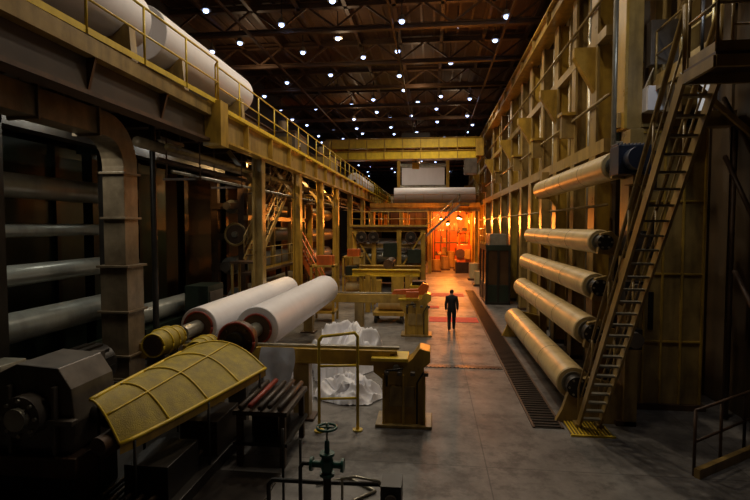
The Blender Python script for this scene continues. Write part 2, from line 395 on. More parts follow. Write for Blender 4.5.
# ------------------------------------------------------------------ steep stair + platform, right
S=O('steel_ladder_stair')
S.stair((3.37,11.05,0.02),(3.40,6.9,6.28),0.42,TAN,SILV,tread=0.12,hr=0.85,sh=0.16,n=27,side=(-1,1))
S.bx(3.08,3.21,10.95,11.2,0,0.1,TAN);S.bx(3.53,3.67,10.95,11.2,0,0.1,TAN)
S.done()
Pl=O('upper_access_platform')
Pl.bx(3.15,6.9,6.1,6.82,6.26,6.31,BRN)
for (a,b) in(((3.15,6.1),(6.9,6.1)),((3.15,6.82),(6.9,6.82)),((3.15,6.1),(3.15,6.82)),((5,6.1),(5,6.82))):
    Pl.beam((*a,6.2),(*b,6.2),0.05,0.13,TAN)
Pl.rail([(3.17,6.75,6.31),(3.17,6.12,6.31),(6.85,6.12,6.31)],1.05,TAN,0.9,0.02);Pl.rail([(3.7,6.8,6.31),(6.85,6.8,6.31)],1.05,TAN,0.9,0.02)
Pl.bx(5.55,5.65,6.75,6.85,0,6.15,DARK);Pl.bx(5.55,5.65,6.1,6.2,0,6.15,DARK)
Pl.beam((5.6,6.8,4.8),(4.4,6.8,6.1),0.08,0.1,TAN)
Pl.done()
W=O('walkway_upper_right')
W.bx(5.0,6.85,9.8,12.1,7.55,7.62,BRN);W.beam((5.0,9.8,7.5),(5.0,12.1,7.5),0.08,0.22,TAN)
W.rail([(5.0,9.8,7.62),(5.0,12.1,7.62)],1.1,TAN,1.2)
W.beam((5.0,9.8,7.5),(6.85,9.8,7.5),0.08,0.2,TAN);W.beam((5.0,11.5,7.5),(6.85,11.5,7.5),0.1,0.2,TAN);W.beam((6.85,11,5.8),(5.1,11,7.4),0.08,0.1,TAN)
W.done()
fl=O('small_floodlight');fl.beam((4.75,9.6,8.62),(4.75,9.9,8.62),0.3,0.2,DARK);fl.tube([(4.85,9.85,7.4),(4.85,9.85,8.6)],0.03,DARK)
fl.sph((4.7,9.55,8.6),0.08,LAMP,n=8,k=6);fo=fl.done()
light('floodlight_lamp','POINT',(4.5,9.3,8.5),60,(0.75,0.85,1),0.1,fo)
pp=O('diagonal_wall_pipes')
for (a,b) in(((6.45,12.0,5.9),(6.85,11.2,4.0)),((6.45,11.5,3.4),(6.85,10.6,1.6)),((6.45,12.1,7.2),(6.85,11.3,5.4)),((6.6,11.9,0),(6.6,11.9,6.5)),((6.75,11.2,0),(6.75,11.2,7.4))):
    pp.tube([a,b],0.05,BRN)
pp.done()
gr=O('guard_rail')
gr.rail([(4.56,9.1,0),(6.0,10.2,0),(6.8,10.8,0)],1.15,BRN,1.2,0.028,kick=False)
gr.beam((4.56,9.0,0.08),(6.1,10.1,0.08),0.1,0.16,TAN)
gr.done()

cab=O('operator_control_cab')
cab.bx(2.95,4.3,28,31.5,0,0.15,DARK);cab.bx(2.95,4.3,28,31.5,3.0,3.3,GRN)
for x in(2.95,3.58,4.18):
    for y in(28,29.7,31.38):cab.bx(x,x+0.12,y,y+0.12,0.15,3.0,DARK)
cab.bx(2.98,4.27,28.03,31.47,0.15,1.1,GRN)
cab.bx(3.0,4.25,28.05,31.45,1.1,3.0,GLASSD)
cab.rail([(2.95,28,3.3),(2.95,31.5,3.3)],0.9,YEL,1.2);cab.bx(3.2,4.1,28.4,30.5,3.3,3.9,SILV)
cab.done(0.01)

for i,(a,b,z0,z1) in enumerate(((20.2,22.4,7.4,9.4),(13.4,15.2,7.2,8.6),(33,37,7.0,9.0))):
    q=O('window_%d'%(i+1));q.bx(6.88,6.94,a,b,z0,z1,WIN)
    q.bx(6.84,6.94,a-0.1,b+0.1,z0-0.1,z0,BRN);q.bx(6.84,6.94,a-0.1,b+0.1,z1,z1+0.1,BRN);q.bx(6.84,6.94,(a+b)/2-0.04,(a+b)/2+0.04,z0,z1,BRN)
    q.bx(6.84,6.94,a-0.1,a,z0,z1,BRN);q.bx(6.84,6.94,b,b+0.1,z0,z1,BRN);q.done()

# ------------------------------------------------------------------ overhead crane
cr=O('overhead_travelling_crane')
cr.bx(-9.0,4.1,42.0,42.5,10.85,11.6,BRY);cr.bx(-9.0,4.1,44.6,45.1,10.85,11.6,YEL);cr.bx(-9.0,4.1,41.9,45.2,11.6,11.66,YEL)
cr.bx(-8.6,3.8,41.6,41.9,9.9,10.5,BRY);cr.bx(-8.6,3.8,41.5,42.6,10.5,10.56,YEL);cr.bx(-8.6,3.8,41.5,42.6,9.84,9.9,YEL)
x=-8.5
while x<4:
    cr.bx(x,x+0.06,41.93,42.0,10.85,11.6,YEL);cr.bx(x,x+0.06,41.52,41.6,9.9,10.5,YEL);cr.bx(x,x+0.1,42.0,42.1,10.5,10.9,YEL);x+=1.5
for x in(-8.8,3.8):
    cr.bx(x-0.3,x+0.3,41.2,45.8,10.0,11.4,YEL)
cr.bx(-2.6,-0.2,42.6,44.6,11.66,12.2,DARK);cr.cyl((-2.2,43.6,12.0),(-0.6,43.6,12.0),0.35,BRN);cr.tube([(-1.4,43,11.6),(-1.4,43,9.6)],0.05,DARK);cr.bx(-1.7,-1.1,42.8,43.2,9.2,9.7,BRY)
cr.bx(2.6,3.6,41.5,42.6,8.6,9.84,GRY)
cr.done(0.02)
rw=O('crane_runway_girder');rw.ib((-9.3,12,9.6),(-9.3,70,9.6),0.3,0.6,TRUSS)
y=19
while y<70:
    rw.ib((-9.3,y,7.62),(-9.3,y,9.3),0.3,0.3,TRUSS,up=(1,0,0));y+=8
rw.done()

# ------------------------------------------------------------------ left mezzanine
M=O('mezzanine_deck')
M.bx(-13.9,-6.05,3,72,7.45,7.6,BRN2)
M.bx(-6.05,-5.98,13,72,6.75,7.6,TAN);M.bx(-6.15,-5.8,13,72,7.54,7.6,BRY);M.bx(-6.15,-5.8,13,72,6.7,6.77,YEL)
M.bx(-6.05,-5.85,3.0,13.1,7.3,7.6,TAN);M.bx(-6.3,-6.05,3.0,13.1,6.7,7.3,BRN2);M.bx(-6.3,-5.9,3.0,13.1,6.62,6.7,BRN);M.bx(-6.1,-5.6,12.9,13.4,6.5,7.7,YEL)  # near fascia coloured darker than the far run to imitate weaker light
y=3.5
while y<72:
    if y>13.5:M.bx(-5.98,-5.82,y,y+0.05,6.77,7.54,YEL)
    else:M.prism([(-6.05,6.7),(-5.88,7.3),(-6.05,7.3)],'y',y,y+0.06,BRN)
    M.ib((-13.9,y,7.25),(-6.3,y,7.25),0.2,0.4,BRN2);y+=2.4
for y in(17.2,22.3,27,31.5,37,44,52,62):
    M.ib((-6.1,y,0),(-6.1,y,6.75),0.36,0.36,YEL if y>20 else TAN,up=(1,0,0));M.bx(-6.35,-5.85,y-0.25,y+0.25,0,0.08,BRN)
    M.ib((-11.6,y,0),(-11.6,y,7.1),0.36,0.36,DARK,up=(1,0,0));M.beam((-6.1,y,5.6),(-7.2,y,7.0),0.12,0.14,TAN)
M.ib((-11.6,6,0),(-11.6,6,7.1),0.36,0.36,DARK,up=(1,0,0))
M.rail([(-5.95,3,7.62),(-5.75,13.1,7.62),(-5.95,13.4,7.62),(-5.95,72,7.62)],1.15,BRY,1.7,0.026)
M.rail([(-8.6,20,7.62),(-8.6,70,7.62)],1.15,YEL,2.2,0.026)
M.done()
pr=O('mezzanine_pipes')
for x,z,r,m in((-6.5,6.3,0.09,TAN),(-6.75,6.0,0.06,BRN),(-6.4,5.7,0.045,SILV),(-7.3,6.45,0.14,DUCT)):
    pr.tube([(x,11.8,z),(x,60,z)],r,m)
y=13
while y<60:
    pr.beam((-7.3,y,5.62),(-6.2,y,5.62),0.06,0.06,BRN);pr.tube([(-7.2,y,5.62),(-7.2,y,7.1)],0.02,BRN);pr.tube([(-6.25,y,5.62),(-6.25,y,6.7)],0.02,BRN);y+=3
pr.done()

def paper_roll(name,p,d,L,r,spool=None,n=48,m=WHITE):
    q=O(name);p=Vector(p);d=Vector(d).normalized()
    q.lathe(p,d,[(0,0.12),(0,r*0.4),(0.005,r*0.4),(0.005,r*0.7),(0,r*0.7),(0,r-0.015),(0.015,r),(L-0.015,r),(L,r-0.015),(L,0.12)],m,n)
    if spool:
        q.cyl(p-d*spool,p+d*(L+spool),0.17,SILV);q.cyl(p-d*0.05,p-d*0.0005,0.36,BRN,n=28);q.torus(p-d*0.03,d,0.36,0.03,RED)
        q.cyl(p+d*(L+0.001),p+d*(L+0.05),0.3,BRN,n=28)
    else:q.cyl(p-d*0.03,p+d*(L+0.03),0.13,DARK)
    return q.done()
paper_roll('large_paper_roll',(-7.45,6.0,9.3),(0,1,0),5.6,0.72)
paper_roll('large_paper_roll',(-7.45,12.3,9.3),(0,1,0),6.2,0.72)
paper_roll('large_paper_roll',(-10.4,3.5,9.3),(0,1,0),6.5,0.72)
paper_roll('large_paper_roll',(-10.4,10.8,9.3),(0,1,0),6.5,0.72)
paper_roll('large_paper_roll',(-7.3,47,8.6),(0,1,0),10,0.75)
cd=O('roll_cradle')
for x,yy in((-7.45,(7,10.8,13.2,17.4)),(-10.4,(5,9,12,16.5)),(-7.3,(48,55))):
    for y in yy:
        zc=9.3 if x!=-7.3 else 8.6
        cd.prism([(x-0.8,7.6),(x+0.8,7.6),(x+0.7,zc-0.42),(x+0.62,zc-0.42),(x+0.3,zc-0.7),(x-0.3,zc-0.7),(x-0.62,zc-0.42),(x-0.7,zc-0.42)],'y',y-0.12,y+0.12,TAN)
cd.done()
for k,(y,x) in enumerate(((24.5,-7.5),(33,-7.4))):
    q=O('mezzanine_equipment_cabinet');q.bx(x-0.7,x+0.7,y,y+2.4,7.62,9.0,GRY if k!=1 else TAN);q.bx(x-0.75,x+0.75,y-0.05,y+2.45,9.0,9.08,BRN)
    q.bx(x-0.1,x+0.55,y-0.02,y,7.9,8.8,TAN);q.cyl((x-0.3,y+1.2,9.08),(x-0.3,y+1.2,9.8),0.2,DUCT)
    q.done(0.01)

# ------------------------------------------------------------------ reel stand + paper rolls
def stand(name,y,big):
    q=O(name)
    q.ib((-7.6,y,1.45),(-0.75,y,1.45),0.34,0.34,YEL,t=0.06);q.bx(-7.6,-0.7,y-0.06,y+0.06,1.62,1.68,SILV)
    q.bx(-7.6,-0.9,y-0.17,y-0.14,1.33,1.57,YEL)
    for x in(-7.2,-5.0,-2.9):
        q.bx(x-0.18,x+0.18,y-0.16,y+0.16,0,1.28,TAN);q.bx(x-0.3,x+0.3,y-0.25,y+0.25,0,0.06,BRN)
    q.prism([(-1.05,0.06),(-0.12,0.06),(-0.12,0.75),(-0.16,1.1),(-0.16,1.3),(-0.02,1.42),(-0.02,1.66),(-0.25,1.72),(-0.4,1.5),(-0.5,1.42),(-1.25,1.42),(-1.25,1.18),(-1.05,1.02)],'y',y-0.3,y+0.3,YEL)
    q.bx(-1.2,0.02,y-0.42,y+0.42,0,0.07,TAN)
    for x in(-1.05,-0.62,-0.17):q.bx(x,x+0.05,y-0.36,y-0.3,0.07,1.15,YEL)
    q.bx(-0.9,-0.35,y-0.34,y-0.3,0.45,0.9,TAN)
    q.bx(-1.3,-0.5,y-0.34,y+0.34,1.42,1.5,BRY)
    q.cyl((-0.75,y-0.37,1.3),(-0.75,y+0.37,1.3),0.07,SILV,n=14)
    q.tube([(-0.95,y-0.4,0.9),(-0.95,y-0.4,1.25),(-0.6,y-0.4,1.3)],0.025,DARK)
    q.tube([(-0.3,y-0.38,0.1),(-0.3,y-0.38,1.0),(-0.15,y-0.38,1.25)],0.02,RUBBER)
    for k in range(4):q.bx(-1.0+k*0.28,-0.9+k*0.28,y-0.46,y-0.3,1.16,1.24,GRY)
    if big:
        q.prism([(-1.6,1.62),(-0.2,1.62),(-0.1,2.0),(-0.35,2.1),(-0.55,1.85),(-1.5,1.8)],'y',y-0.12,y+0.12,ORG)
        q.bx(-1.0,-0.5,y-0.45,y-0.3,1.55,1.78,ORG)
    return q.done(0.014)
stand('reel_rail_stand',10.95,False);stand('reel_rail_stand',19.9,True)
paper_roll('parent_paper_roll',(-4.2,11.6,1.86),(0,1,0),7.7,0.54,spool=0.85)
paper_roll('parent_paper_roll',(-5.75,11.75,1.86),(0,1,0),7.6,0.47,spool=0.85)
bh=O('yellow_gantry_frame')
for x in(-3.2,-1.2):
    bh.bx(x-0.12,x+0.12,24.8,25.1,0,1.9,YEL)
bh.ib((-4.0,24.95,2.0),(-0.6,24.95,2.0),0.3,0.35,BRY);bh.ib((-4.0,27.5,2.0),(-0.6,27.5,2.0),0.3,0.35,YEL)
for x in(-3.2,-1.2):bh.bx(x-0.12,x+0.12,27.35,27.65,0,1.9,YEL)
bh.cyl((-2.2,25.2,2.4),(-2.2,27.4,2.4),0.25,BRN)
bh.bx(-1.1,-0.2,25.5,26.6,0,1.3,BRY);bh.bx(-1.0,-0.3,25.6,26.5,1.3,1.5,DARK)
bh.rail([(-0.5,25,0),(-0.5,29,0)],1.2,BRY,1.3);bh.done(0.012)
ag=O('small_roll_cart')
ag.bx(-2.6,-1.2,22.0,23.4,0.35,0.5,YEL);
for x in(-2.5,-1.35):
    for y in(22.2,23.2):ag.cyl((x-0.05,y,0.18),(x+0.05,y,0.18),0.18,RUBBER,n=14);ag.bx(x-0.03,x+0.03,y-0.03,y+0.03,0.18,0.36,BRN)
ag.cyl((-2.4,22.7,0.85),(-1.3,22.7,0.85),0.35,CREAM);ag.tube([(-2.6,22,0.5),(-2.6,22,1.3),(-1.2,22,1.3),(-1.2,22,0.5)],0.03,BRY);ag.done()

def heap(name,cx,cy,rx,ry,h,seed,n=70):
    q=O(name);vs=[];fs=[]
    for i in range(n+1):
        for j in range(n+1):
            a=-1+2*i/n;b=-1+2*j/n;rr=math.sqrt(a*a+b*b)
            p=Vector((a*1.2+seed,b*1.2,seed*2))
            k=max(0,1-rr**2.6*0.97)
            q1=1-abs(noise.noise(p*1.5))*2.2;q2=1-abs(noise.noise(p*3.0+Vector((a,0,b))))*2.0;q3=noise.noise(p*6)
            z=h*(k**0.4)*(0.25+0.5*q1+0.2*q2+0.04*q3)
            dx=0.3*noise.noise(p*2.3+Vector((9,0,3)));dy=0.3*noise.noise(p*2.3+Vector((0,7,3)))
            x=cx+a*rx*(1+0.3*noise.noise(p*1.5))+dx*k;y=cy+b*ry*(1+0.3*noise.noise(p*1.4+Vector((5,1,0))))+dy*k
            if rr>0.98:z=0.02+0.04*abs(noise.noise(p*5))
            vs.append((x,y,max(0.012,z)))
    for i in range(n):
        for j in range(n):
            a=i*(n+1)+j;m=((i-n/2)**2+(j-n/2)**2)**.5
            if m<n/2*1.03:fs.append((a,a+n+1,a+n+2,a+1))
    q.add(vs,fs,WRAP,True);return q.done()
heap('crumpled_paper_pile',-2.75,15.8,1.2,2.1,1.35,3.1)
heap('crumpled_paper_pile',-2.1,12.5,0.8,0.75,0.6,8.4)
heap('crumpled_paper_pile',-3.45,12.1,0.5,0.8,1.2,5.2)
sh=O('draped_paper_sheet')
vs=[];n=24
for i in range(n+1):
    for j in range(n+1):
        u=i/n;v=j/n
        vs.append((-3.75+0.7*u+0.06*math.sin(v*6+u*3),10.68-0.10*math.sin(u*11)*(1-v)-0.25*(1-v),0.30+1.36*v+0.12*math.sin(u*7)*(1-v)))
sh.add(vs,[(i*(n+1)+j,(i+1)*(n+1)+j,(i+1)*(n+1)+j+1,i*(n+1)+j+1) for i in range(n) for j in range(n)],WRAP,True);sh.done()

sr=O('yellow_safety_rail')
a=Vector((-2.35,10.2,0));b=Vector((-1.55,10.35,0));U=Vector((0,0,1))
sr.tube([a,a+U*1.95,a+U*2.03+(b-a)*0.08,b+U*2.1-(b-a)*0.08,b+U*2.02,b],0.033,BRY,10)
for z in(0.7,1.4):sr.tube([a+U*z,b+U*z],0.028,BRY)
for p in(a,b):sr.cyl(p,p+U*0.03,0.11,BRY,n=12)
sr.done()

# ------------------------------------------------------------------ yellow mesh chute guard, left foreground
gd=O('yellow_mesh_chute_guard')
n=16;m=14;vs=[]
for i in range(n+1):
    t=i/n;tt=t**0.85
    yl=6.55+3.0*t; yr=6.55+3.1*t
    xl=-4.85-0.22*tt; xr=-4.42+1.1*tt
    zl=1.85-0.08*t; zr=1.22+0.25*t
    for j in range(m+1):
        s=j/m
        vs.append((xl+(xr-xl)*s,yl+(yr-yl)*s+0.35*t*math.sin(math.pi*s),zl+(zr-zl)*s+(0.10+0.18*t)*math.sin(math.pi*s**0.8)))
fs=[(i*(m+1)+j,(i+1)*(m+1)+j,(i+1)*(m+1)+j+1,i*(m+1)+j+1) for i in range(n) for j in range(m)]
gd.add(vs,fs,OLV,True)
for i in(0,4,8,12,16):gd.tube([Vector(vs[i*(m+1)+j])+Vector((0,0,0.012)) for j in range(m+1)],0.018,BRY,6)
for j in(0,7,m):gd.tube([Vector(vs[i*(m+1)+j])+Vector((0,0,0.012)) for i in range(n+1)],0.015 if 0<j<m else 0.032,BRY,6)
vk=[]
for i in range(n+1):
    v=Vector(vs[i*(m+1)+m]);vk+=[v,v-Vector((0,0,0.14))]
gd.add(vk,[(2*i,2*i+2,2*i+3,2*i+1) for i in range(n)],YEL,False)
for i in(1,8,15):
    for j in(0,m):
        v=Vector(vs[i*(m+1)+j]);gd.tube([v,(v.x,v.y,0)],0.025,DARK,6)
gd.cyl((-4.65,6.4,1.25),(-4.2,9.9,1.45),0.13,BRN)
gd.done()
def cover(name,X,ya,yb,r,z=1.86,m=OLV):
    gc=O(name);L=yb-ya
    gc.lathe((X,ya,z),(0,1,0),[(0,0.12),(0,r*0.85),(L*0.3,r),(L*0.6,r),(L*0.62,r*0.9),(L*0.95,r*0.8),(L,r*0.7),(L,0.15)],m,24)
    gc.cyl((X,ya-0.02,z),(X,ya+0.01,z),r*0.7,BRN,n=20)
    for t_,k in((0.0,0.87),(L*0.3,1.02),(L*0.6,1.02),(L*0.95,0.83)):gc.torus((X,ya+t_,z),(0,1,0),r*k,0.018,BRY)
    gc.bx(X-0.2,X+0.2,ya+0.1,ya+0.3,0,z-r*0.8,GRY);gc.bx(X-0.2,X+0.2,yb-0.35,yb-0.15,0,z-r*0.6,GRY);gc.done()
cover('yellow_coupling_cover',-5.75,9.7,10.7,0.28)
cover('yellow_coupling_cover',-4.95,9.95,10.7,0.24,1.7)
rd=O('reel_drive_disc')
rd.cyl((-4.2,10.3,1.86),(-4.2,10.5,1.86),0.42,BRN,n=32);rd.torus((-4.2,10.3,1.86),(0,1,0),0.40,0.03,RED);rd.cyl((-4.2,10.18,1.86),(-4.2,10.3,1.86),0.2,DARK)
for k in range(8):
    aa=k*math.pi/4;rd.cyl((-4.2+.3*math.cos(aa),10.26,1.86+.3*math.sin(aa)),(-4.2+.3*math.cos(aa),10.3,1.86+.3*math.sin(aa)),0.03,BRN,n=6)
rd.bx(-4.4,-4.0,10.32,10.48,0,1.5,GRY);rd.done()

gb=O('gearbox_housing')
gb.prism([(-7.4,1.05),(-5.15,1.05),(-5.1,1.5),(-5.15,2.0),(-5.35,2.3),(-6.0,2.34),(-6.4,2.15),(-7.4,2.1)],'y',6.55,7.5,GRY)
for x in(-6.9,-6.1,-5.4):gb.bx(x,x+0.06,6.45,6.55,1.05,2.05,GRY)
gb.bx(-7.4,-5.05,6.42,6.55,1.5,1.58,GRY)
gb.cyl((-5.75,6.3,1.65),(-5.75,6.56,1.65),0.3,GRY,n=28);gb.cyl((-5.75,6.2,1.65),(-5.75,6.3,1.65),0.16,SILV)
for k in range(8):
    aa=k*math.pi/4;gb.cyl((-5.75+.25*math.cos(aa),6.26,1.65+.25*math.sin(aa)),(-5.75+.25*math.cos(aa),6.3,1.65+.25*math.sin(aa)),0.03,SILV,n=6)
gb.bx(-7.5,-5.0,6.4,7.6,0.75,1.05,BRN);gb.bx(-7.4,-5.1,6.5,7.5,0.22,0.75,DARK)
gb.cyl((-5.1,7.0,1.5),(-4.8,6.9,1.45),0.14,DARK)
gb.bx(-6.9,-6.5,6.8,7.3,2.1,2.22,SILV)
gb.done(0.02)
mt=O('electric_drive_motor')
mt.cyl((-6.9,8.2,1.5),(-6.9,9.6,1.5),0.42,DARK,n=24);
for k in range(16):
    aa=k*math.pi/8;mt.beam((-6.9+.44*math.cos(aa),8.3,1.5+.44*math.sin(aa)),(-6.9+.44*math.cos(aa),9.5,1.5+.44*math.sin(aa)),0.02,0.05,DARK)
mt.bx(-7.2,-6.6,8.3,9.5,0.22,1.15,DARK);mt.bx(-6.62,-6.4,8.6,9.1,1.5,1.9,GRY);mt.done()
bp=O('machine_bedplate')
bp.bx(-8.2,-3.75,5.2,10.1,0,0.22,DARK);bp.bx(-4.6,-3.9,6.9,7.9,0.22,0.75,DARK);bp.bx(-4.5,-3.8,8.4,9.4,0.22,0.85,BRN2)
for k in range(5):bp.tube([(-4.9+0.2*k,5.3,0.3),(-4.9+0.2*k,8.8,0.3)],0.04,BRN2)
bp.bx(-3.75,-2.6,5.6,8.3,0,0.04,GRATE);bp.done(0.01)

st=O('steel_pipe_stand')
for x in(-3.45,-2.65):
    for y in(8.6,9.9):st.bx(x-0.05,x+0.05,y-0.05,y+0.05,0,1.0,BRN)
st.bx(-3.55,-2.55,8.5,10.0,0.95,1.03,BRN2);st.bx(-3.55,-2.55,8.5,10.0,0.4,0.46,DARK)
for k in range(5):st.tube([(-3.4+k*0.18,8.5,1.10+0.03*(k%2)),(-3.4+k*0.18,10.0,1.10+0.03*(k%2))],0.05,RED if k==1 else BRN2)
st.bx(-3.3,-2.8,8.8,9.6,0.46,0.9,DARK);st.done()

vv=O('green_hand_valve_assembly')
X,Y=-1.5,7.0
vv.cyl((X,Y,0),(X,Y,0.06),0.16,DARK);vv.cyl((X,Y,0),(X,Y,0.75),0.06,DARK)
vv.lathe((X,Y,0.72),(0,0,1),[(0,0.05),(0,0.11),(0.04,0.11),(0.04,0.07),(0.12,0.095),(0.22,0.095),(0.30,0.06),(0.30,0.11),(0.34,0.11),(0.34,0.04),(0.52,0.035),(0.52,0.015)],GRN2,18)
vv.cyl((X-0.22,Y,0.88),(X+0.22,Y,0.88),0.05,GRN2);vv.cyl((X-0.25,Y,0.88),(X-0.21,Y,0.88),0.10,GRN2);vv.cyl((X+0.21,Y,0.88),(X+0.25,Y,0.88),0.10,GRN2)
vv.cyl((X,Y,1.2),(X,Y,1.5),0.016,SILV,n=8);vv.torus((X,Y,1.43),(0,0,1),0.14,0.02,GRN2);vv.cyl((X,Y,1.41),(X,Y,1.45),0.04,GRN2)
for k in range(4):
    aa=k*math.pi/2;vv.tube([(X,Y,1.43),(X+.14*math.cos(aa),Y+.14*math.sin(aa),1.43)],0.012,GRN2,6)
vv.tube([(X-0.22,Y,0.88),(X-0.36,Y,0.88),(X-0.4,Y,0.82),(X-0.4,Y,0)],0.03,DARK)
vv.done()
pm=O('foreground_pipework')
pm.tube([(-2.45,7.2,0.0),(-2.45,7.2,0.42),(-2.38,7.2,0.5),(-1.75,7.2,0.5),(-0.6,7.25,0.5)],0.035,DARK)
pm.tube([(-2.25,7.3,0),(-2.25,7.3,1.25)],0.022,DARK);pm.tube([(-1.98,7.3,0),(-1.98,7.3,1.1)],0.022,DARK)
pm.tube([(-1.3,7.12,0),(-1.3,7.12,0.62),(-1.1,7.12,0.66),(-0.75,7.1,0.62),(-0.68,7.1,0.45)],0.02,SILV)
pm.bx(-0.72,-0.42,7.0,7.4,0.0,0.6,DARK);pm.cyl((-0.57,6.95,0.4),(-0.57,7.0,0.4),0.09,GRY)
pm.tube([(-1.0,6.8,0.02),(-1.2,7.6,0.03),(-0.9,7.9,0.03),(-1.4,8.3,0.03),(-1.9,8.0,0.03)],0.02,SILV)
pm.done()

# ------------------------------------------------------------------ duct + left machine
du=O('exhaust_air_duct')
pts=[(-7.05,3.2,6.5),(-7.05,9.9,6.5)]
for i in range(1,7):
    a_=i*math.pi/12;pts.append((-7.05,9.9+0.8*math.sin(a_),6.5-0.8*(1-math.cos(a_))))
pts.append((-7.05,10.7,3.4))
du.tube(pts,0.36,DUCT,4,ph=math.pi/4,sm=False)
du.tube([(-7.05,10.7,3.45),(-7.05,10.7,0.9)],0.45,DUCT,4,ph=math.pi/4,sm=False)
def sq(y,z,ax,h):
    if ax=='y':du.bx(-7.05-h,-7.05+h,y,y+0.05,z-h,z+h,DUCT)
    else:du.bx(-7.05-h,-7.05+h,10.7-h,10.7+h,z,z+0.05,DUCT)
for y in(5,6.5,8,9.6):sq(y,6.5,'y',0.31)
for z in(5.5,4.5):sq(0,z,'z',0.31)
for z in(3.42,2.4,1.4,0.88):sq(0,z,'z',0.38)
du.bx(-7.5,-6.6,10.25,11.15,0,0.88,GRY)
for y in(4.5,8.8):du.tube([(-7.05,y,6.7),(-7.05,y,7.45)],0.03,BRN)
du.done(0.006)
def stack(name,x,ya,yb,rolls,mat,zt=6.4,fm=GRN):
    q=O(name)
    for y in(ya-0.4,yb+0.15):
        for xx in(x-0.75,x+0.45):q.bx(xx,xx+0.3,y,y+0.28,0,zt,fm)
        q.bx(x-0.9,x+0.9,y-0.02,y+0.3,zt,zt+0.25,fm);q.bx(x-1.0,x+1.0,y-0.1,y+0.4,0,0.25,DARK)
        for (dx,z,r) in rolls:
            q.bx(x-0.75,x+0.75,y-0.03,y+0.31,z-0.13,z+0.13,fm);q.cyl((x+dx,y-0.12,z),(x+dx,y+0.4,z),r*0.55,GRY)
    for (dx,z,r) in rolls:
        q.lathe((x+dx,ya,z),(0,1,0),[(0,0.05),(0,r-0.02),(0.02,r),(yb-ya-0.02,r),(yb-ya,r-0.02),(yb-ya,0.05)],mat,28)
        q.cyl((x+dx,ya-0.4,z),(x+dx,yb+0.4,z),r*0.3,SILV)
    return q
q=stack('calender_roll_stack',-9.2,8.3,13.2,[(0,5.25,0.28),(0.05,4.25,0.15),(0,3.25,0.24),(0.2,2.15,0.33)],STEEL)
q.bx(-10.8,-10.6,7,19,0,6.6,GRN)
for y in(9,11,13,15,17):q.bx(-10.6,-10.5,y,y+0.15,0,6.6,DARK)
for y in(8.3,11.9):q.bx(-8.45,-8.1,y,y+0.4,0,6.6,DARK)
q.bx(-8.5,-8.1,7.5,19,6.3,6.6,DARK)
q.cyl((-8.6,13.6,1.7),(-8.6,19,1.7),0.3,STEEL);q.bx(-9.2,-8.2,13.5,19,0,1.35,GRN);q.bx(-8.3,-8.2,7.6,13,0.2,1.5,GRN);q.bx(-8.2,-7.9,7.6,13.4,0,0.5,DARK)
q.done()
q=stack('press_roll_stack',-8.7,21.0,29.5,[(0,5.2,0.3),(0.1,3.9,0.4),(-0.1,2.6,0.4),(0.2,1.2,0.45)],STEEL,6.2,BRN)
q.cyl((-8.2,20.2,4.0),(-8.2,20.35,4.0),0.45,BRN,n=28);q.torus((-8.2,20.2,4.0),(0,1,0),0.45,0.05,TAN);q.cyl((-8.2,20.05,4.0),(-8.2,20.3,4.0),0.12,SILV)
q.rail([(-7.5,20.2,2.4),(-7.5,30,2.4)],1.0,YEL,1.5);q.bx(-7.9,-7.3,20,30,2.3,2.4,BRN)
for y in(20.3,25,29.7):q.bx(-7.5,-7.4,y,y+0.1,0,2.3,BRN)
for y in(21,24,27,30):q.bx(-7.95,-7.75,y,y+0.2,2.4,6.2,TAN)
q.bx(-7.95,-7.75,20.5,30.2,4.6,4.8,TAN)
q.done()
q=stack('dryer_roll_stack',-8.7,33,41,[(0,5.2,0.45),(0.1,3.7,0.5),(-0.1,2.2,0.5)],STEEL,6.2,YEL);q.done()
cp=O('slender_vertical_pipe');cp.cyl((-7.6,13.0,0),(-7.6,13.0,7.4),0.08,DARK);cp.cyl((-7.6,13.0,0),(-7.6,13.0,0.05),0.2,DARK);cp.done()
cb=O('electrical_cabinet');cb.bx(-8.0,-7.2,15.4,16.6,0,2.4,GRN);cb.bx(-7.2,-7.17,15.5,16.5,0.3,2.2,GRY);cb.bx(-7.17,-7.12,16.3,16.36,1.2,1.5,SILV);cb.done(0.01)

sa=O('access_staircase')
sa.stair((-5.2,25.5,0.02),(-7.0,25.5,3.4),0.8,ORG,BRN);sa.bx(-7.2,-6.9,25,26,3.35,3.42,BRN);sa.bx(-7.0,-6.9,25.0,25.1,0,3.35,YEL);sa.bx(-7.0,-6.9,25.9,26.0,0,3.35,YEL);sa.done()  # orange light on this stair is put into its paint colour
sb=O('access_staircase')
sb.stair((-7.0,18.8,3.0),(-6.7,24.0,7.4),0.6,TAN,BRN);sb.bx(-7.5,-6.6,17.9,18.8,2.95,3.02,BRN)
for x in(-7.45,-6.65):
    for y in(18.0,18.7):sb.bx(x-0.04,x+0.04,y-0.04,y+0.04,0,2.95,TAN)
sb.done()
for i,(x,y) in enumerate(((-4.9,22.5),(-4.6,29.0))):
    q=O('steel_storage_frame')
    for xx in(x-0.5,x+0.5):
        for yy in(y-0.5,y+0.5):q.bx(xx-0.05,xx+0.05,yy-0.05,yy+0.05,0,2.6,YEL)
    for z in(0.4,1.4,2.5):q.bx(x-0.55,x+0.55,y-0.55,y+0.55,z,z+0.08,YEL)
    q.cyl((x-0.4,y,0.8),(x+0.4,y,0.8),0.3,CREAM);q.bx(x-0.4,x+0.3,y-0.4,y+0.4,1.48,2.0,GRN);q.bx(x-0.3,x+0.4,y-0.3,y+0.4,2.58,3.0,ORG);q.done()
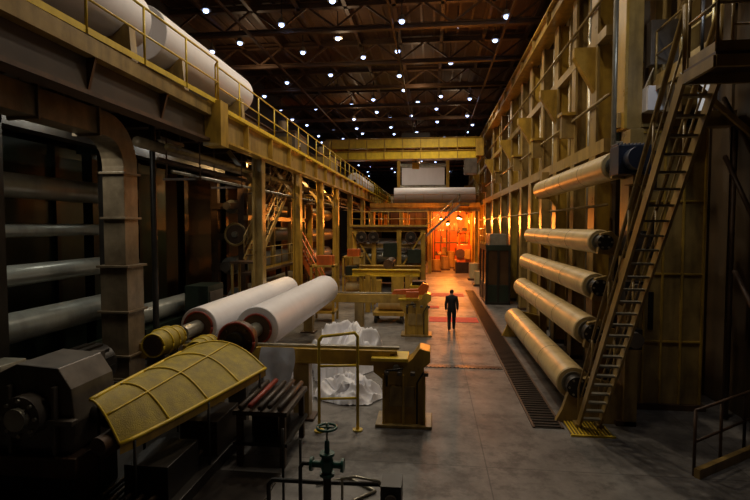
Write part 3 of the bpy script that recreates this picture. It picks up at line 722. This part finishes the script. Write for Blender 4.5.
# ------------------------------------------------------------------ mid/background machine
W=O('winder_machine')
for x in(-5.2,-3.9,-2.2,-0.6):
    W.bx(x-0.15,x+0.15,33.5,33.9,0,4.1,YEL);W.bx(x-0.15,x+0.15,37,37.4,0,4.1,TAN)
for z in(1.6,3.0,4.1):
    W.ib((-5.4,33.7,z),(-0.4,33.7,z),0.25,0.28,YEL if z!=3.0 else TAN);W.ib((-5.4,37.2,z),(-0.4,37.2,z),0.25,0.28,TAN)
for x in(-4.7,-3.9,-1.4):
    W.cyl((x,33.2,3.6),(x,33.5,3.6),0.36,DARK,n=24);W.torus((x,33.2,3.6),(0,1,0),0.36,0.03,BRN);W.cyl((x,33.1,3.6),(x,33.3,3.6),0.1,GRY)
W.bx(-3.2,-2.3,32.9,33.4,2.3,3.2,GRN);W.bx(-5.0,-3.4,33.0,33.4,0.5,1.5,BRN);W.bx(-1.6,-0.7,32.8,33.3,1.9,2.8,GRN)
W.bx(-5.2,-4.4,32.8,33.4,1.8,2.6,TAN);W.bx(-3.4,-0.8,37.5,37.7,0.1,4.0,BRN2);W.bx(-5.4,-3.4,37.5,37.7,0.1,4.0,BRN2)
W.cyl((-5.2,34.6,2.2),(-0.6,34.6,2.2),0.4,STEEL);W.cyl((-5.2,35.8,2.2),(-0.6,35.8,2.2),0.4,STEEL);W.cyl((-5.2,35.2,3.0),(-0.6,35.2,3.0),0.5,WHITE)
W.bx(-5.5,-0.3,33.3,37.6,4.24,4.3,BRN);W.rail([(-5.5,33.3,4.3),(-0.3,33.3,4.3)],1.0,YEL,1.3)
W.bx(-2.6,-1.8,32.2,32.9,0,1.3,YEL);W.bx(-1.5,-0.9,31.9,32.5,0,1.7,TAN);W.bx(-4.6,-3.2,31.4,32.2,0,0.9,YEL)
W.beam((-5.3,33.4,4.0),(-3.9,33.4,1.6),0.1,0.12,YEL);W.beam((-0.6,33.4,3.9),(-2.0,33.4,1.6),0.1,0.12,YEL)
W.done(0.01)
D=O('far_operating_platform')
D.bx(-5.7,4.3,46,60,6.05,6.2,BRN);D.ib((-5.7,46,5.95),(4.3,46,5.95),0.3,0.6,TAN);D.bx(-5.7,4.3,45.8,45.9,6.05,6.45,YEL)
for x in(-5.5,-2.8,-0.2,4.0):
    for y in(46,53,59.5):D.ib((x,y,0),(x,y,5.7),0.35,0.35,YEL,up=(1,0,0))
D.rail([(-5.7,46,6.2),(4.2,46,6.2)],1.0,YEL,1.6)
D.stair((-0.7,44.6,3.3),(2.4,44.6,6.2),0.8,SILV,SILV);D.bx(-2.6,-0.6,44.0,45.4,3.2,3.3,BRN);D.bx(2.3,3.2,44.2,45.9,6.1,6.2,BRN)
for x in(-2.5,-0.7):D.bx(x-.06,x+.06,44.5,44.62,0,3.2,YEL)
D.done()
paper_roll('large_paper_roll',(-3.6,48.2,7.15),(1,0,0),7.6,0.85)
fw=O('paper_web_unwind_frame')
fw.bx(-3.0,1.2,49.8,49.86,8.3,10.3,WHITE)
for x in(-3.3,1.5):fw.bx(x-0.15,x+0.15,49.6,50.1,6.2,10.8,YEL)
fw.cyl((-3.3,49.83,10.3),(1.5,49.83,10.3),0.2,SILV);fw.cyl((-3.3,49.83,8.2),(1.5,49.83,8.2),0.2,SILV)
fw.ib((-3.3,49.8,10.9),(1.5,49.8,10.9),0.3,0.3,YEL)
for x in(-3.8,4.2):fw.prism([(47.5,6.2),(49,6.2),(48.6,7.2),(47.9,7.2)],'x',x-0.12,x+0.12,TAN)
fw.done()
ow=O('wall_partition');ow.bx(-5.7,0.0,61,61.2,0,6.0,BRN2);ow.bx(0.0,4.4,61,61.2,0,6.0,ORG)  # wall colours carry the light: shade on one half, orange glow on the other
for x in range(-5,5):ow.bx(x,x+0.12,60.85,61,0,6.0,BRN)
ow.done()
sc=O('storage_rack')
for x in(0.3,1.6,2.9,4.1):
    sc.bx(x-0.06,x+0.06,54,54.12,0,4.2,BRN);sc.bx(x-0.06,x+0.06,56,56.12,0,4.2,BRN)
for z in(1.2,2.5,3.8):
    sc.bx(0.3,4.1,54,56.1,z,z+0.1,BRN)
    x=0.4
    while x<3.7:
        wd=random.uniform(0.15,0.5);hh=random.uniform(0.2,1.0)
        if random.random()<0.75:sc.bx(x,min(4.0,x+wd),54.2,55.8,z+0.1,z+0.1+hh,random.choice([ORG,TAN,BRN,CREAM,YEL,DARK]))
        x+=wd+0.1
sc.done()
pl=O('palletised_rolls')
for (x,y,h) in((1.3,50,1.2),(2.6,49.5,0.9),(1.9,52,1.6),(0.4,48,1.0),(3.4,41,1.2),(3.5,37,0.9)):
    pl.bx(x-0.5,x+0.5,y-0.5,y+0.5,0,0.15,BRN);pl.cyl((x,y,0.15),(x,y,0.15+h),0.42,CREAM if y%2 else TAN)
pl.done()
fk=O('orange_machine_unit')
fk.bx(2.2,3.7,46.5,48.0,0.0,1.0,DARK);fk.bx(2.3,3.6,46.7,47.9,1.0,2.6,ORG);fk.cyl((2.6,46.6,1.8),(2.6,46.75,1.8),0.45,BRN);fk.bx(3.0,3.5,46.5,46.75,1.3,2.2,YEL)
fk.tube([(2.5,47,2.6),(2.5,47,3.6),(3.4,47,3.8),(3.4,47,2.6)],0.1,ORG);fk.done(0.01)
for i,(x,y,z,e) in enumerate(((1.4,45.2,4.6,1500),(2.6,50.5,5.2,1900),(1.0,57,5.2,1500),(3.2,57,5.2,700))):
    q=O('sodium_pendant_lamp')
    q.tube([(x,y,z+0.2),(x,y,6.04)] if y>46 else [(x,y,z+0.2),(x,y,5.9),(x,45.9,5.9)],0.02,DARK);q.cyl((x,y,z+0.25),(x,y,z),0.08,DARK,0.25,n=14);q.sph((x,y,z-0.02),0.14,LAMPW,n=10,k=6);o=q.done()
    light('sodium_light','POINT',(x,y,z-0.3),e,(1.0,0.26,0.03),0.2,o)
for i,(x,y,e) in enumerate(((-7.9,9.5,50),(-7.9,14.5,30),(-7.2,19.5,110),(-7.2,26,130),(-7.0,31,120),(-7.2,38,120))):  # battens added under the mezzanine to brighten the rolls and dark machinery
    q=O('under_mezz_fill_batten');q.bx(x-0.08,x+0.08,y-0.7,y+0.7,6.85,6.95,GRY);q.tube([(x,y-0.6,6.95),(x,y-0.6,7.4)],0.015,GRY);q.tube([(x,y+0.6,6.95),(x,y+0.6,7.4)],0.015,GRY);q.cyl((x,y-0.65,6.82),(x,y+0.65,6.82),0.025,SILV,n=8);o=q.done()
    light('under_mezz_fill_light','AREA',(x,y,6.77),e,(1.0,1.0,0.88) if i<2 else (1,.62,.25),0.1,o,size=(0.1,1.3))

# ------------------------------------------------------------------ person
def skin(vs,es,rs,sub=2):
    me=bpy.data.meshes.new('tmp');me.from_pydata(vs,es,[]);ob=bpy.data.objects.new('tmp',me);COL.objects.link(ob)
    m=ob.modifiers.new('s','SKIN');m.use_smooth_shade=True
    if not me.skin_vertices:
        bpy.context.view_layer.objects.active=ob;ob.select_set(True);bpy.ops.mesh.customdata_skin_add()
    for i,r in enumerate(rs):
        me.skin_vertices[0].data[i].radius=r if isinstance(r,tuple) else (r,r);me.skin_vertices[0].data[i].use_root=(i==0)
    s=ob.modifiers.new('ss','SUBSURF');s.levels=sub;s.render_levels=sub
    dg=bpy.context.evaluated_depsgraph_get();res=bpy.data.meshes.new_from_object(ob.evaluated_get(dg))
    bpy.data.objects.remove(ob);return res
px,py=0.83,20.9
def T(v):return(px+v[0],py+v[1],v[2])
V_=[(0,0,.96),(0,-.01,1.10),(0,-.02,1.27),(0,-.01,1.40),(0,0,1.48),(0,.01,1.54),(0,.02,1.64),(0,.02,1.72)]
R_=[(.18,.13),(.17,.125),(.195,.135),(.16,.115),(.068,.07),(.066,.07),(.096,.108),(.08,.095)]
E_=[(i,i+1) for i in range(7)]
for s,ly,ky in((-1,-.12,.0),(1,.12,.07)):
    b0=len(V_)
    V_+=[(s*.095,0,.86),(s*.10,ky,.50),(s*.10,ly-.03,.12),(s*.103,ly-.05,.06),(s*.12,ly+.14,.045)];R_+=[(.115,.12),(.082,.085),(.062,.067),(.055,.052),(.05,.04)]
    E_+=[(0,b0)]+[(b0+i,b0+i+1) for i in range(4)]
for s,w_ in((-1,.12),(1,.02)):
    b0=len(V_)
    V_+=[(s*.19,-.01,1.39),(s*.235,-.04,1.13),(s*.24,w_-.02,.90),(s*.242,w_+.0,.835)];R_+=[(.08,.08),(.060,.062),(.042,.045),(.027,.044)]
    E_+=[(3,b0)]+[(b0+i,b0+i+1) for i in range(3)]
def matf(c,nm):
    z=c.z;dx=abs(c.x-px);dy=c.y-py
    if z>1.49:
        if z>1.57 and (dy<.06 or z>1.71):return HAIR
        return SKIN
    if z<.885 and dx>.20 :return SKIN
    if z<.11 :return RUBBER
    if z<.96 and dx<.20:return TROUS
    return SHIRT
P=O('walking_worker');P.mesh(skin([T(v) for v in V_],E_,R_),matf)
for s,w_ in((-1,.12),(1,.02)):
    for k in range(4):
        y0=w_-.034+.019*k;L=(.062,.075,.07,.055)[k];x0=s*.242
        P.mesh(skin([T((x0,y0+.01,.82)),T((x0,y0+.014,.80-L*.4)),T((x0-s*.012,y0+.018,.80-L*.8)),T((x0-s*.03,y0+.018,.80-L*1.1))],[(0,1),(1,2),(2,3)],[.0105,.0095,.009,.0075],1),lambda c,n:SKIN)
    P.mesh(skin([T((s*.236,w_+.025,.85)),T((s*.225,w_+.055,.82)),T((s*.22,w_+.065,.785))],[(0,1),(1,2)],[.012,.01,.008],1),lambda c,n:SKIN)
    P.sph(T((s*.086,.015,1.635)),.024,SKIN,(.4,.8,1.3),8,6)
    P.sph(T((s*.033,.11,1.645)),.012,RUBBER,(1,.5,.6),8,6)
P.sph(T((0,.123,1.615)),.018,SKIN,(.7,1,1.3),8,6);P.sph(T((0,.108,1.575)),.02,RED,(1.2,.4,.3),8,6)
P.done()

wd=bpy.data.worlds.new('world');scene.world=wd;wd.use_nodes=True
wd.node_tree.nodes['Background'].inputs[0].default_value=(0.03,0.018,0.01,1);wd.node_tree.nodes['Background'].inputs[1].default_value=0.3
cam=bpy.data.cameras.new('camera');cam.lens=24;cam.sensor_width=36;cam.clip_end=300
co=bpy.data.objects.new('camera',cam);COL.objects.link(co);co.location=(0,0,4.35)
co.rotation_euler=(math.radians(90-2.75),0,math.radians(6.5));scene.camera=co
